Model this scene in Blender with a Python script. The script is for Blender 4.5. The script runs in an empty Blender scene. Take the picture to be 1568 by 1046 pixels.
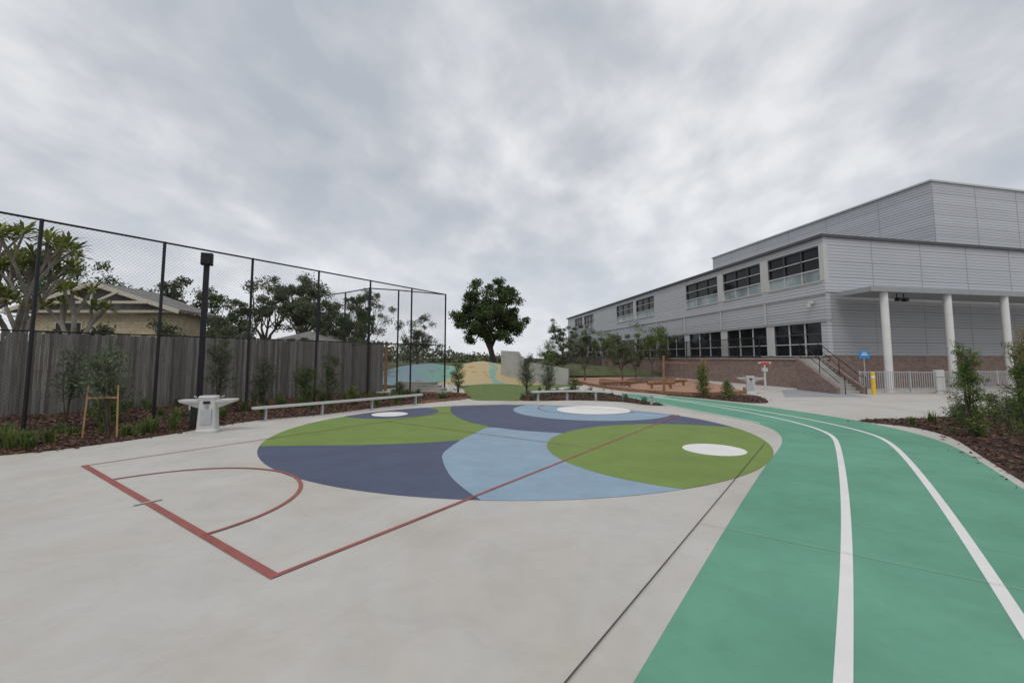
import bpy, math, random
import numpy as np
from mathutils import Vector, noise as mnoise
random.seed(7); R=np.random.default_rng(7)
scene=bpy.context.scene
COL=scene.collection

# ---------------------------------------------------------------- materials
def newmat(name):
    m=bpy.data.materials.new(name); m.use_nodes=True
    nt=m.node_tree; b=nt.nodes['Principled BSDF']
    return m,nt,b
def N(nt,t,**kw):
    n=nt.nodes.new(t)
    for k,v in kw.items(): setattr(n,k,v)
    return n
def ramp(nt,src,stops):
    r=N(nt,'ShaderNodeValToRGB'); e=r.color_ramp.elements
    while len(e)<len(stops): e.new(0.5)
    for i,(p,c) in enumerate(stops):
        e[i].position=p; e[i].color=(*c,1) if len(c)==3 else c
    nt.links.new(src,r.inputs[0]); return r
def noise(nt,scale,detail=4,rough=.55,vec=None,dist=0):
    n=N(nt,'ShaderNodeTexNoise'); n.inputs['Scale'].default_value=scale
    n.inputs['Detail'].default_value=detail; n.inputs['Roughness'].default_value=rough
    n.inputs['Distortion'].default_value=dist
    if vec is None:
        tc=N(nt,'ShaderNodeTexCoord'); vec=tc.outputs['Object']
    nt.links.new(vec,n.inputs['Vector']); return n
def mul(nt,a,b,fac=1.0,mode='MULTIPLY'):
    m=N(nt,'ShaderNodeMix',data_type='RGBA',blend_type=mode)
    m.inputs[0].default_value=fac
    nt.links.new(a,m.inputs[6])
    if hasattr(b,'links'): nt.links.new(b,m.inputs[7])
    else: m.inputs[7].default_value=(*b,1)
    return m.outputs[2]
def bump(nt,b,src,strength=.3,dist=.01):
    n=N(nt,'ShaderNodeBump'); n.inputs['Strength'].default_value=strength; n.inputs['Distance'].default_value=dist
    nt.links.new(src,n.inputs['Height']); nt.links.new(n.outputs[0],b.inputs['Normal'])
def speck(name,col,var=.15,scale=3,rough=.8,fine=60,bs=.15,metal=0,spec=.3,stain=None,bd=.004,spots=False):
    m,nt,b=newmat(name)
    n1=noise(nt,scale,6,.6); n2=noise(nt,fine,3,.6)
    lo=tuple(c*(1-var) for c in col); hi=tuple(min(1,c*(1+var)) for c in col)
    r=ramp(nt,n1.outputs[0],[(.3,lo),(.7,hi)])
    r2=ramp(nt,n2.outputs[0],[(.25,(1-var,)*3),(.75,(1,)*3)])
    out=mul(nt,r.outputs[0],r2.outputs[0])
    if stain:
        n3=noise(nt,.38,8,.68,dist=.4)
        r3=ramp(nt,n3.outputs[0],[(.42,(1,1,1)),(.66,stain)])
        out=mul(nt,out,r3.outputs[0])
        n4=noise(nt,1.3,10,.75,dist=.6)
        r4=ramp(nt,n4.outputs[0],[(.35,(.92,.92,.915)),(.55,(1,1,1))])
        out=mul(nt,out,r4.outputs[0])
    if spots:
        v=N(nt,'ShaderNodeTexVoronoi'); v.inputs['Scale'].default_value=1.3
        tc=N(nt,'ShaderNodeTexCoord'); nt.links.new(tc.outputs['Object'],v.inputs['Vector'])
        rs=ramp(nt,v.outputs['Distance'],[(0,(.35,.33,.3)),(.012,(.5,.48,.45)),(.02,(1,1,1))])
        out=mul(nt,out,rs.outputs[0])
    nt.links.new(out,b.inputs['Base Color'])
    b.inputs['Roughness'].default_value=rough; b.inputs['Metallic'].default_value=metal
    b.inputs['Specular IOR Level'].default_value=spec
    if bs: bump(nt,b,n2.outputs[0],bs,bd)
    return m
def leafmat(name,c0,c1,sc=.7,trans=.25):
    m,nt,b=newmat(name)
    g=N(nt,'ShaderNodeNewGeometry'); n=noise(nt,sc,2,.5)
    a=N(nt,'ShaderNodeMath',operation='MULTIPLY'); a.inputs[1].default_value=.45
    nt.links.new(g.outputs['Random Per Island'],a.inputs[0])
    a2=N(nt,'ShaderNodeMath',operation='MULTIPLY_ADD'); a2.inputs[1].default_value=.9
    nt.links.new(n.outputs[0],a2.inputs[0]); nt.links.new(a.outputs[0],a2.inputs[2])
    r=ramp(nt,a2.outputs[0],[(.38,c0),(.95,c1)])
    nt.links.new(r.outputs[0],b.inputs['Base Color']); b.inputs['Roughness'].default_value=.6
    b.inputs['Specular IOR Level'].default_value=.25
    if trans>0:
        t=N(nt,'ShaderNodeBsdfTranslucent'); nt.links.new(r.outputs[0],t.inputs[0])
        mx=N(nt,'ShaderNodeMixShader'); mx.inputs[0].default_value=trans
        nt.links.new(b.outputs[0],mx.inputs[1]); nt.links.new(t.outputs[0],mx.inputs[2])
        nt.links.new(mx.outputs[0],nt.nodes['Material Output'].inputs[0])
    return m

M={}
M['ground']=speck('ground_grass',(.10,.115,.055),.35,.8,.95,30,.3)
M['conc']=speck('concrete_apron',(.50,.482,.455),.045,.9,.75,160,.1,stain=(.90,.86,.80),spots=True)
M['path']=speck('asphalt_path',(.30,.31,.33),.1,1.2,.85,120,.1)
M['joint']=speck('joint_dark',(.06,.055,.05),.1)
M['jointl']=speck('joint_light',(.38,.37,.35),.1)
M['seam']=speck('rubber_seam',(.11,.29,.20),.1)
M['green']=speck('paint_green',(.175,.255,.06),.08,1.5,.75,150,.1,stain=(.92,.92,.9))
M['navy']=speck('paint_navy',(.083,.097,.155),.09,1.5,.7,150,.1,stain=(.9,.92,.93))
M['lblue']=speck('paint_light_blue',(.26,.36,.45),.06,1.5,.7,150,.1,stain=(.92,.93,.94))
M['white']=speck('paint_white',(.72,.71,.69),.05,2,.65,120,.08)
M['red']=speck('paint_red',(.31,.10,.085),.18,2.5,.7,90,.08)
M['track']=speck('track_green',(.135,.335,.235),.08,1.1,.85,240,.25,stain=(.82,.86,.84))
M['turf']=speck('turf',(.13,.18,.055),.15,2,.9,200,.4)
M['orange']=speck('rubber_orange',(.40,.23,.16),.12,1.2,.85,150,.15)
M['metal']=speck('galvanised',(.45,.46,.47),.1,5,.45,60,.05,metal=.4)
M['ltgrey']=speck('light_grey_coat',(.50,.50,.49),.06,3,.5,80,.05)
M['black']=speck('black_powdercoat',(.018,.018,.02),.2,5,.5,80,.03)
M['wire']=speck('wire_black',(.03,.03,.035),.2,5,.6,80,0)
M['colw']=speck('column_white',(.66,.66,.64),.05,2,.5,80,.03)
M['yellow']=speck('yellow_paint',(.75,.47,.02),.05,3,.5)
M['blue']=speck('blue_sign',(.02,.25,.60),.05,3,.4)
M['redp']=speck('red_plastic',(.5,.04,.04),.05,3,.4)
M['timber']=speck('timber',(.27,.15,.085),.25,4,.8,40,.3)
M['stake']=speck('stake_wood',(.42,.24,.13),.2,4,.8,40,.3)
M['bark']=speck('bark',(.11,.085,.065),.35,4,.9,30,.5,bd=.02)
M['barkl']=speck('bark_pale',(.27,.24,.20),.3,3,.9,30,.4,bd=.02)
M['tile']=speck('roof_tile',(.20,.19,.18),.2,2,.8,30,.4)
M['cream']=speck('cream_trim',(.58,.53,.43),.06,2,.7)
M['dark']=speck('dark_cap',(.07,.072,.075),.1,2,.5)
M['soffit']=speck('soffit',(.30,.31,.32),.05,2,.6)
M['wallc']=speck('concrete_wall',(.40,.39,.37),.1,.8,.85,60,.2,stain=(.8,.78,.75))
M['leaf_d']=leafmat('foliage_dark',(.032,.052,.020),(.115,.165,.055))
M['leaf_t']=leafmat('foliage_shade_tree',(.030,.050,.018),(.105,.15,.05),.5,.3)
M['leaf_e']=leafmat('foliage_eucalypt',(.045,.058,.032),(.165,.185,.10))
M['leaf_y']=leafmat('foliage_young',(.045,.075,.022),(.19,.25,.07),2.5)
M['leaf_g']=leafmat('foliage_grey',(.05,.075,.04),(.18,.22,.13),2.5)
M['leaf_f']=leafmat('foliage_frangipani',(.08,.12,.03),(.29,.31,.07),1.5)
M['leaf_o']=leafmat('foliage_new_tips',(.12,.09,.03),(.34,.26,.08),2.5)
M['chip']=leafmat('bark_chip',(.042,.024,.017),(.20,.105,.07),4,0)
# mulch
m,nt,b=newmat('mulch')
v=N(nt,'ShaderNodeTexVoronoi'); v.inputs['Scale'].default_value=22
tc=N(nt,'ShaderNodeTexCoord'); nn=noise(nt,9,3); 
mp=N(nt,'ShaderNodeVectorMath',operation='ADD'); nt.links.new(tc.outputs['Object'],mp.inputs[0]); nt.links.new(nn.outputs['Color'],mp.inputs[1]); nt.links.new(mp.outputs[0],v.inputs['Vector'])
sp=N(nt,'ShaderNodeSeparateColor'); nt.links.new(v.outputs['Color'],sp.inputs[0])
r=ramp(nt,sp.outputs[0],[(0,(.022,.014,.011)),(.55,(.07,.037,.026)),(1,(.145,.075,.05))])
nt.links.new(r.outputs[0],b.inputs['Base Color']); b.inputs['Roughness'].default_value=.95
bump(nt,b,v.outputs['Distance'],.9,.04); M['mulch']=m
def brickmat(name,c1,c2,mortar,bw=.24,bh=.086):
    m,nt,b=newmat(name); tc=N(nt,'ShaderNodeTexCoord'); s=N(nt,'ShaderNodeSeparateXYZ'); nt.links.new(tc.outputs['Object'],s.inputs[0])
    a=N(nt,'ShaderNodeMath',operation='ADD'); nt.links.new(s.outputs[0],a.inputs[0]); nt.links.new(s.outputs[1],a.inputs[1])
    c=N(nt,'ShaderNodeCombineXYZ'); nt.links.new(a.outputs[0],c.inputs[0]); nt.links.new(s.outputs[2],c.inputs[1])
    br=N(nt,'ShaderNodeTexBrick'); nt.links.new(c.outputs[0],br.inputs['Vector'])
    br.inputs['Scale'].default_value=1; br.inputs['Brick Width'].default_value=bw; br.inputs['Row Height'].default_value=bh
    br.inputs['Mortar Size'].default_value=.008; br.inputs['Color1'].default_value=(*c1,1); br.inputs['Color2'].default_value=(*c2,1); br.inputs['Mortar'].default_value=(*mortar,1)
    n=noise(nt,3,4); r=ramp(nt,n.outputs[0],[(.3,(.75,.75,.75)),(.7,(1,1,1))])
    nt.links.new(mul(nt,br.outputs[0],r.outputs[0]),b.inputs['Base Color']); b.inputs['Roughness'].default_value=.9
    bump(nt,b,br.outputs['Fac'],-.4,.01); return m
M['brick']=brickmat('brick_brown',(.19,.115,.095),(.28,.185,.155),(.27,.25,.23))
M['creamb']=brickmat('cream_brick',(.50,.42,.27),(.58,.50,.34),(.33,.27,.18),.5,.2)
def clad(name,col,pitch=.16,panel=1.05):
    m,nt,b=newmat(name); tc=N(nt,'ShaderNodeTexCoord'); s=N(nt,'ShaderNodeSeparateXYZ'); nt.links.new(tc.outputs['Object'],s.inputs[0])
    def frac(k,off=0):
        a=N(nt,'ShaderNodeMath',operation='MULTIPLY_ADD'); a.inputs[1].default_value=1/k; a.inputs[2].default_value=off; nt.links.new(s.outputs[2],a.inputs[0])
        f=N(nt,'ShaderNodeMath',operation='FRACT'); nt.links.new(a.outputs[0],f.inputs[0]); return f.outputs[0],a.outputs[0]
    f1,_=frac(pitch); f2,a2=frac(panel,.2)
    fl=N(nt,'ShaderNodeMath',operation='FLOOR'); nt.links.new(a2,fl.inputs[0])
    wn=N(nt,'ShaderNodeTexWhiteNoise',noise_dimensions='1D'); nt.links.new(fl.outputs[0],wn.inputs['W'])
    rw=ramp(nt,wn.outputs['Value'],[(0,tuple(c*.93 for c in col)),(1,tuple(c*1.05 for c in col))])
    rj=ramp(nt,f2,[(0,(.6,)*3),(.03,(.75,)*3),(.06,(1,)*3),(.95,(1,)*3),(1,(.95,)*3)])
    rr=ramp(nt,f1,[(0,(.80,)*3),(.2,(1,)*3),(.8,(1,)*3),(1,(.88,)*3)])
    n=noise(nt,.35,4); rn=ramp(nt,n.outputs[0],[(.3,(.93,.93,.94)),(.7,(1,1,1))])
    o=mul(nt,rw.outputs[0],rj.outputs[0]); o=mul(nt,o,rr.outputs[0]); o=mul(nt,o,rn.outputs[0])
    nt.links.new(o,b.inputs['Base Color']); b.inputs['Roughness'].default_value=.45; b.inputs['Metallic'].default_value=.1
    b.inputs['Specular IOR Level'].default_value=.4
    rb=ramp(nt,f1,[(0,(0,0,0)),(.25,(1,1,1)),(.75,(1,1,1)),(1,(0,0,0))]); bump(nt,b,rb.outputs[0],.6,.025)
    return m
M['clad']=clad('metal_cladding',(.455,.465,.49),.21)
M['clad_shade']=clad('metal_cladding_canopy_shade',(.33,.335,.35),.21)  # same cladding, darkened: canopy shade put into the base colour
M['clad2']=clad('metal_cladding_upper',(.46,.47,.50),.21,.8)
def glass(name,c,rough=.08,sp=.25):
    m,nt,b=newmat(name); n=noise(nt,.5,3); r=ramp(nt,n.outputs[0],[(.35,tuple(x*.6 for x in c)),(.65,tuple(x*1.3 for x in c))])
    nt.links.new(r.outputs[0],b.inputs['Base Color']); b.inputs['Roughness'].default_value=rough; b.inputs['Specular IOR Level'].default_value=sp; return m
M['glass']=glass('glass_dark',(.014,.017,.021),.06,.22); M['glassl']=glass('glass_pale',(.27,.33,.34),.2,.35)
m,nt,b=newmat('paling_wood'); g=N(nt,'ShaderNodeNewGeometry')
r=ramp(nt,g.outputs['Random Per Island'],[(0,(.115,.105,.097)),(.5,(.18,.168,.157)),(1,(.26,.245,.23))])
tc=N(nt,'ShaderNodeTexCoord'); mp=N(nt,'ShaderNodeMapping'); mp.inputs['Scale'].default_value=(25,25,1.2); nt.links.new(tc.outputs['Object'],mp.inputs[0])
n=noise(nt,1,5,.6,mp.outputs[0]); r2=ramp(nt,n.outputs[0],[(.3,(.5,.48,.45)),(.65,(1,1,1))])
nt.links.new(mul(nt,r.outputs[0],r2.outputs[0]),b.inputs['Base Color']); b.inputs['Roughness'].default_value=.9; bump(nt,b,n.outputs[0],.3,.01); M['paling']=m
# play mound
m,nt,b=newmat('play_mound_rubber'); tc=N(nt,'ShaderNodeTexCoord'); n=noise(nt,.30,2,.4); s=N(nt,'ShaderNodeSeparateXYZ'); nt.links.new(tc.outputs['Object'],s.inputs[0])
a=N(nt,'ShaderNodeMath',operation='MULTIPLY_ADD'); a.inputs[1].default_value=9; nt.links.new(n.outputs[0],a.inputs[0]); nt.links.new(s.outputs[0],a.inputs[2])
mr=N(nt,'ShaderNodeMapRange'); mr.inputs[1].default_value=-12; mr.inputs[2].default_value=8; nt.links.new(a.outputs[0],mr.inputs[0])
r=ramp(nt,mr.outputs[0],[(0,(.15,.23,.27)),(.30,(.20,.29,.33)),(.46,(.17,.33,.26)),(.60,(.42,.34,.19)),(.72,(.20,.33,.27)),(.77,(.42,.34,.19)),(.93,(.42,.25,.15))])
r.color_ramp.interpolation='CONSTANT'
v=N(nt,'ShaderNodeTexVoronoi'); v.inputs['Scale'].default_value=.8; nt.links.new(tc.outputs['Object'],v.inputs['Vector'])
rv=ramp(nt,v.outputs['Distance'],[(0,(1.0,.7,.45)),(.22,(1.0,.7,.45)),(.23,(1,1,1))])
nt.links.new(mul(nt,r.outputs[0],rv.outputs[0]),b.inputs['Base Color']); b.inputs['Roughness'].default_value=.9; M['mound']=m

# ---------------------------------------------------------------- mesh helpers
def link(o,parent=None):
    COL.objects.link(o)
    if parent: o.parent=parent
    return o
def empty(name):
    e=bpy.data.objects.new(name,None); e.empty_display_size=.2; return link(e)
class MB:
    def __init__(s): s.v=[];s.f=[];s.m=[]
    def add(s,vs,fs,mi=0):
        o=len(s.v); s.v+= [tuple(p) for p in vs]; s.f+=[tuple(i+o for i in f) for f in fs]; s.m+=[mi]*len(fs)
    def hexa(s,p,mi=0):
        s.add(p,[(3,2,1,0),(4,5,6,7),(0,1,5,4),(1,2,6,5),(2,3,7,6),(3,0,4,7)],mi)
    def box(s,c,size,rz=0,mi=0,taper=1):
        x,y,z=size[0]/2,size[1]/2,size[2]/2; ca,sa=math.cos(rz),math.sin(rz); p=[]
        for zz,k in((-z,1),(z,taper)):
            for a,b in((-x,-y),(x,-y),(x,y),(-x,y)):
                a*=k;b*=k
                p.append((c[0]+a*ca-b*sa,c[1]+a*sa+b*ca,c[2]+zz))
        s.hexa(p,mi)
    def beam(s,p0,p1,w,h,mi=0):
        p0=Vector(p0);p1=Vector(p1);d=(p1-p0).normalized()
        sd=Vector((-d.y,d.x,0)); sd=sd.normalized() if sd.length>1e-4 else Vector((1,0,0)); up=d.cross(sd)*-1 if d.cross(sd).z<0 else d.cross(sd)
        q=[]
        for pz in(-1,1):
            for e,sg in((p0,-1),(p1,-1),(p1,1),(p0,1)): q.append(e+sd*sg*w/2+up*pz*h/2)
        s.hexa(q,mi)
    def prism(s,pts,z0,z1,mi=0,mside=None):
        n=len(pts); vs=[(p[0],p[1],z0) for p in pts]+[(p[0],p[1],z1) for p in pts]
        s.add(vs,[tuple(range(n,2*n)),tuple(range(n-1,-1,-1))],mi)
        s.add(vs,[(i,(i+1)%n,n+(i+1)%n,n+i) for i in range(n)],mi if mside is None else mside)
    def tube(s,pts,rs,n=7,mi=0,cap=True):
        rings=[]; P=[Vector(p) for p in pts]
        for i,p in enumerate(P):
            d=(P[min(i+1,len(P)-1)]-P[max(i-1,0)]); d=d.normalized() if d.length>1e-6 else Vector((0,0,1))
            a=d.cross(Vector((0,0,1))) if abs(d.z)<.95 else d.cross(Vector((1,0,0))); a.normalize(); b=d.cross(a)
            rings.append([p+(a*math.cos(2*math.pi*k/n)+b*math.sin(2*math.pi*k/n))*rs[i] for k in range(n)])
        vs=[q for r in rings for q in r]; fs=[]
        for i in range(len(P)-1):
            for k in range(n): fs.append((i*n+k,i*n+(k+1)%n,(i+1)*n+(k+1)%n,(i+1)*n+k))
        if cap: fs.append(tuple(range(n))); fs.append(tuple((len(P)-1)*n+k for k in range(n)))
        s.add(vs,fs,mi)
    def make(s,name,mats,parent=None,smooth=False,bevel=0):
        me=bpy.data.meshes.new(name); me.from_pydata(s.v,[],s.f)
        for k in(mats if isinstance(mats,(list,tuple)) else [mats]): me.materials.append(M[k])
        me.polygons.foreach_set('material_index',s.m)
        if smooth: me.polygons.foreach_set('use_smooth',[True]*len(s.f))
        me.update(); o=bpy.data.objects.new(name,me); link(o,parent)
        if bevel:
            md=o.modifiers.new('b','BEVEL'); md.width=bevel; md.segments=2; md.limit_method='ANGLE'
        return o
def quads(name,V,mat,parent=None,per=4):
    n=len(V)//per; me=bpy.data.meshes.new(name); me.vertices.add(len(V)); me.vertices.foreach_set('co',np.ascontiguousarray(V,dtype=np.float32).ravel())
    me.loops.add(n*per); me.loops.foreach_set('vertex_index',np.arange(n*per,dtype=np.int32))
    me.polygons.add(n); me.polygons.foreach_set('loop_start',np.arange(0,n*per,per,dtype=np.int32))
    try: me.polygons.foreach_set('loop_total',np.full(n,per,dtype=np.int32))
    except Exception: pass
    me.materials.append(M[mat]); me.update(calc_edges=True); me.validate()
    return link(bpy.data.objects.new(name,me),parent)
def leafquads(C,L,W,flat=0.0,droop=0.0):
    n=len(C); t=R.normal(size=(n,3)); t[:,2]=t[:,2]*(1-flat)-droop; t/=np.linalg.norm(t,axis=1)[:,None]
    a=R.normal(size=(n,3)); b=np.cross(t,a); b/=np.linalg.norm(b,axis=1)[:,None]
    s=R.uniform(.6,1.3,size=(n,1)); t=t*L*s/2; b=b*W*s/2
    return np.stack([C-t,C+b,C+t,C-b],axis=1).reshape(-1,3)
def smooth(pts,closed=False,n=8):
    P=[Vector((p[0],p[1])) for p in pts]; out=[]; L=len(P); rng=range(L if closed else L-1)
    for i in rng:
        if closed: a,b,c,d=P[(i-1)%L],P[i],P[(i+1)%L],P[(i+2)%L]
        else: a,b,c,d=P[max(i-1,0)],P[i],P[i+1],P[min(i+2,L-1)]
        for k in range(n):
            t=k/n; out.append(tuple(.5*((2*b)+(c-a)*t+(2*a-5*b+4*c-d)*t*t+(3*b-a-3*c+d)*t**3)))
    if not closed: out.append(tuple(P[-1]))
    return out
def relax(P,it=12):
    P=[Vector(p) for p in P]
    for _ in range(it):
        Q=P[:]
        for i in range(1,len(P)-1): Q[i]=P[i]*.5+(P[i-1]+P[i+1])*.25
        P=Q
    return [tuple(p) for p in P]
def sheet(name,pts,z,mat,parent=None):
    me=bpy.data.meshes.new(name); me.from_pydata([(p[0],p[1],z) for p in pts],[],[tuple(range(len(pts)))]); me.materials.append(M[mat])
    if me.polygons[0].normal.z<0: me.flip_normals()
    return link(bpy.data.objects.new(name,me),parent)
def offs(P,w):
    out=[]
    for i,p in enumerate(P):
        a=Vector(P[max(i-1,0)][:2]); b=Vector(P[min(i+1,len(P)-1)][:2]); d=(b-a).normalized(); out.append((p[0]-d.y*w,p[1]+d.x*w))
    return out
def ribbon(name,P,w,z,mat,parent=None):
    a=offs(P,w/2); b=offs(P,-w/2); n=len(P); me=bpy.data.meshes.new(name)
    me.from_pydata([(p[0],p[1],z) for p in a+b],[],[(i+n,i+n+1,i+1,i) for i in range(n-1)]); me.materials.append(M[mat])
    return link(bpy.data.objects.new(name,me),parent)

# ---------------------------------------------------------------- ground
sheet('ground',[(-400,-40),(400,-40),(400,900),(-400,900)],0,'ground')
sheet('concrete_pavement',[(-30,-12),(70,-12),(70,62),(-9,62),(-9,24),(-30,24)],.006,'conc')
mural=empty('court_mural'); CC=Vector((.07,12.62)); RR=6.28
def clipc(P):
    o=[]
    for p in P:
        d=Vector(p)-CC; 
        if d.length>RR: d=d.normalized()*RR
        o.append((CC.x+d.x,CC.y+d.y))
    return o
def circ(cx,cy,r,n=96,a0=0,a1=2*math.pi,ry=None):
    ry=ry or r; return [(cx+r*math.cos(a0+(a1-a0)*i/n),cy+ry*math.sin(a0+(a1-a0)*i/n)) for i in range(n+(0 if abs(a1-a0-2*math.pi)<1e-6 else 1))]
sheet('navy_field',circ(CC.x,CC.y,RR,160),.0075,'navy',mural)
gl=smooth([(-6.9,10.12),(-5.71,10.14),(-3.64,10.26),(-2.19,10.49),(-1.25,10.85)],n=8)+smooth([(-1.25,10.85),(-.95,11.9),(-.62,12.79),(-1.3,13.8),(-1.82,14.95),(-2.2,16.2),(-2.4,17.44),(-2.5,18.6),(-2.6,19.5)],n=8)+smooth([(-2.6,19.5),(-5,19),(-7.5,17),(-8,13),(-6.9,10.12)],n=12)
sheet('green_field',clipc(gl),.009,'green',mural)
sheet('navy_patch',clipc(circ(-4.45,16.35,1.75)),.0105,'navy',mural)
lb=smooth([(-1.25,10.85),(-1.43,9.5),(-1.33,8.68),(-1.03,7.6),(-.68,6.8),(-.35,6.2),(0,5.4)],n=8)+smooth([(0,5.4),(2.4,5.6),(3.5,7),(3.6,10),(3,12),(1.34,11.83)],n=14)+smooth([(1.34,11.83),(.29,12.23),(-.62,12.79),(-.95,11.9),(-1.25,10.85)],n=8)
sheet('light_blue_field',clipc(lb),.0105,'lblue',mural)
sheet('light_blue_patch',clipc(circ(3.0,17.05,2.95)),.009,'lblue',mural)
sheet('green_disc',clipc(circ(4.28,9.93,3.5,128)),.012,'green',mural)
for i,(x,y,r) in enumerate([(-4.3,15.72,.62),(3.09,17.0,1.38),(4.38,9.76,.64)]): sheet('white_dot_%d'%i,circ(x,y,r),.0135,'white',mural)
cl=empty('court_lines'); a=Vector((-2.17,4.2)); bl=Vector((-.811,.585)); sl=Vector((.576,.8175))
A1=a+bl*7.04; A2=a+sl*13.8; A3=A1+sl*13.8
def ln(n,p,q,w,mat='red',z=.015,par=cl): ribbon(n,[tuple(p+(q-p)*i/6) for i in range(7)],w,z,mat,par)
ln('baseline',a-bl*.03,A1+bl*.03,.095); ln('sideline_near',a,A2,.055,z=.0165); ln('sideline_far',A1,A3,.035,z=.0165); ln('baseline_far',A2,A3,.04)
ln('centre_line',a+sl*6.9,A1+sl*6.9,.03)
ca=a+bl*3.5; ang=math.atan2(bl.y,bl.x)
ribbon('goal_arc',circ(ca.x,ca.y,1.9,48,ang-math.pi,ang),.055,.018,'red',cl)
cb=A2+bl*3.5; ribbon('goal_arc_far',circ(cb.x,cb.y,1.9,40,ang,ang+math.pi),.04,.018,'red',cl)
ln('centre_mark',ca-sl*.16,ca+sl*.16,.05,'jointl',.0195)
js=empty('pavement_joints')
ln('control_joint',Vector((-.9,1.2)),Vector((5.85,10.4)),.012,'joint',.021,js)
for i,k in enumerate([3.2,7.9]):
    p=Vector((.39,2.89))+sl*k; ln('saw_cut_b%d'%i,p-bl*3.5,p,.006,'jointl',.0225,js)
ln('saw_cut_c',Vector((-8.2,7.0)),Vector((-8.2,7.0))+bl*3,.006,'jointl',.0225,js)
# track
TL=[(-2.2,-1.3),(-.9,.57),(.75,2.89),(1.59,4.07),(2.98,6.01),(4.82,8.52),(6.0,10.05),(6.76,11.24),(7.25,12.4),(7.42,13.6),(7.25,14.9),(6.75,17.2),(6.2,20),(5.5,24)]
TR=[(2.2,-1.2),(4.7,2.45),(7.76,6.87),(9.28,9.07),(10.25,10.7),(10.75,12.4),(10.9,14),(10.8,15.67),(10.2,18.6),(8.9,21.6),(7.2,24.4)]
trk=empty('running_track')
TLs=relax(smooth(TL)); TRs=relax(smooth(TR))
sheet('surface',TLs+TRs[::-1],.0085,'track',trk)
W1=[(-.7,-.65),(.68,1.13),(2.04,2.89),(3.4,4.65),(5.3,7.22),(7.5,10.35),(8.3,11.7),(8.72,13.4),(8.68,16.0),(7.89,20.25),(6.85,23.5)]
W2=[(1.4,.3),(2.78,2.1),(3.81,3.46),(4.84,4.81),(6.62,7.22),(8.75,10.3),(9.45,11.9),(9.62,14.1),(9.22,17.23),(8.0,21.1),(7.1,23)]
ribbon('lane_line_inner',relax(smooth(W1),20),.10,.0105,'white',trk); ribbon('lane_line_outer',relax(smooth(W2),20),.10,.0105,'white',trk)
ribbon('edge_line',offs(TLs[72:],-.12),.06,.0105,'white',trk)
p=Vector((.39,2.89))+sl*4.2-bl*1.2; ln('seam',p,p-bl*4.0,.005,'seam',.0095,trk)
sheet('turf',smooth([(-2.9,27),(-2.0,21.3),(-.6,20.6),(.49,20.9),(1.1,25.9),(4.3,31.5),(3.4,33),(-3.4,33)],True,6),.010,'turf')
sheet('rubber_play_surface',smooth([(4.9,41),(10.8,45),(15.4,37),(14.0,27),(12.6,24.4),(9.4,23.2),(6.9,26),(5.4,32)],True,8),.010,'orange')
sheet('asphalt_path',[(16.5,27.3),(19.0,27.2),(18.2,22.5),(13.8,22.5)],.010,'path')
def inside(P,x,y):
    c=False; j=len(P)-1
    for i in range(len(P)):
        if (P[i][1]>y)!=(P[j][1]>y) and x<(P[j][0]-P[i][0])*(y-P[i][1])/(P[j][1]-P[i][1])+P[i][0]: c=not c
        j=i
    return c
beds=[]
def mkbed(pts,chips,xr,yr,sm=5):
    e=empty('mulch_bed'); P=smooth(pts,True,sm); sheet('soil',P,.013,'mulch',e)
    C=[]
    while len(C)<chips:
        x=random.uniform(*xr); y=yr[0]+(yr[1]-yr[0])*random.random()**1.3
        if inside(P,x,y): C.append((x,y,.02+abs(random.gauss(0,.025))))
    # stray chips kicked over the edge
    for k in range(chips//60):
        q=random.choice(P); 
        if xr[0]<q[0]<xr[1] and yr[0]<q[1]<yr[1]: C.append((q[0]+random.gauss(0,.13),q[1]+random.gauss(0,.13),.02))
    C=np.array(C); V=leafquads(C,.10,.04,flat=.8); quads('chips',V,'chip',e); beds.append(P); return e
mkbed([(-40,-6),(-20,3.4),(-13.5,7.6),(-10.44,9.19),(-9.6,10.11),(-8.9,11.6),(-8.6,13.0),(-8.0,14.3),(-6.73,15.6),(-5.4,17.6),(-3.98,19.4),(-2.6,20.9),(-2.2,22),(-2.6,23.6),(-4,24.4),(-6,24),(-8,26),(-8.5,34),(-20,40),(-40,40)],26000,(-17,-2),(7,26))
mkbed([(11.0,14.2),(11.45,12.8),(10.95,11.2),(9.35,8.9),(7.85,6.75),(5.6,3.5),(5.6,-2),(34,-2),(34,18.5),(19.5,17),(14.2,14.85)],16000,(5,18),(3,16),4)
mkbed([(.35,21.1),(1.3,25.9),(3,27.2),(5.2,25),(5.9,21.5),(6.35,18.7),(5.6,18.8),(4.9,20.0),(3.1,20.75),(1.2,20.5)],3000,(0,7),(18,28))
mkbed([(7.3,24.6),(9.1,21.9),(10.4,19.6),(11.5,20),(12.6,23.5),(9.4,22.9),(8.4,24)],1200,(7,13),(19,25))
mkbed([(4.6,41),(5.1,32),(4.4,33),(3,40),(5,70),(9.5,70),(13,50),(11,46)],800,(3,13),(32,60))
mkbed([(6.6,33),(7.6,31),(9.0,33.5),(10.8,35),(12.6,34.6),(12.8,37),(10.2,38.4),(7.4,36.5)],500,(6,13),(30,39))
def edging(P,name='timber_edging',h=.12,w=.06,mat='timber'):
    mb=MB()
    for i in range(len(P)-1): mb.beam((P[i][0],P[i][1],h/2),(P[i+1][0],P[i+1][1],h/2),w,h)
    mb.make(name,mat)
edging(smooth([(-3.98,19.4),(-2.6,20.9),(-2.15,22),(-2.6,23.6),(-4,24.4),(-6,24)],n=6))
edging(smooth([(5.1,32),(4.4,33),(3,40)],n=5))
edging(smooth([(4.9,41),(5.4,32),(6.9,26),(9.4,23.1),(12.6,24.3),(14.1,27)],n=6),h=.2,w=.15)
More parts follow.
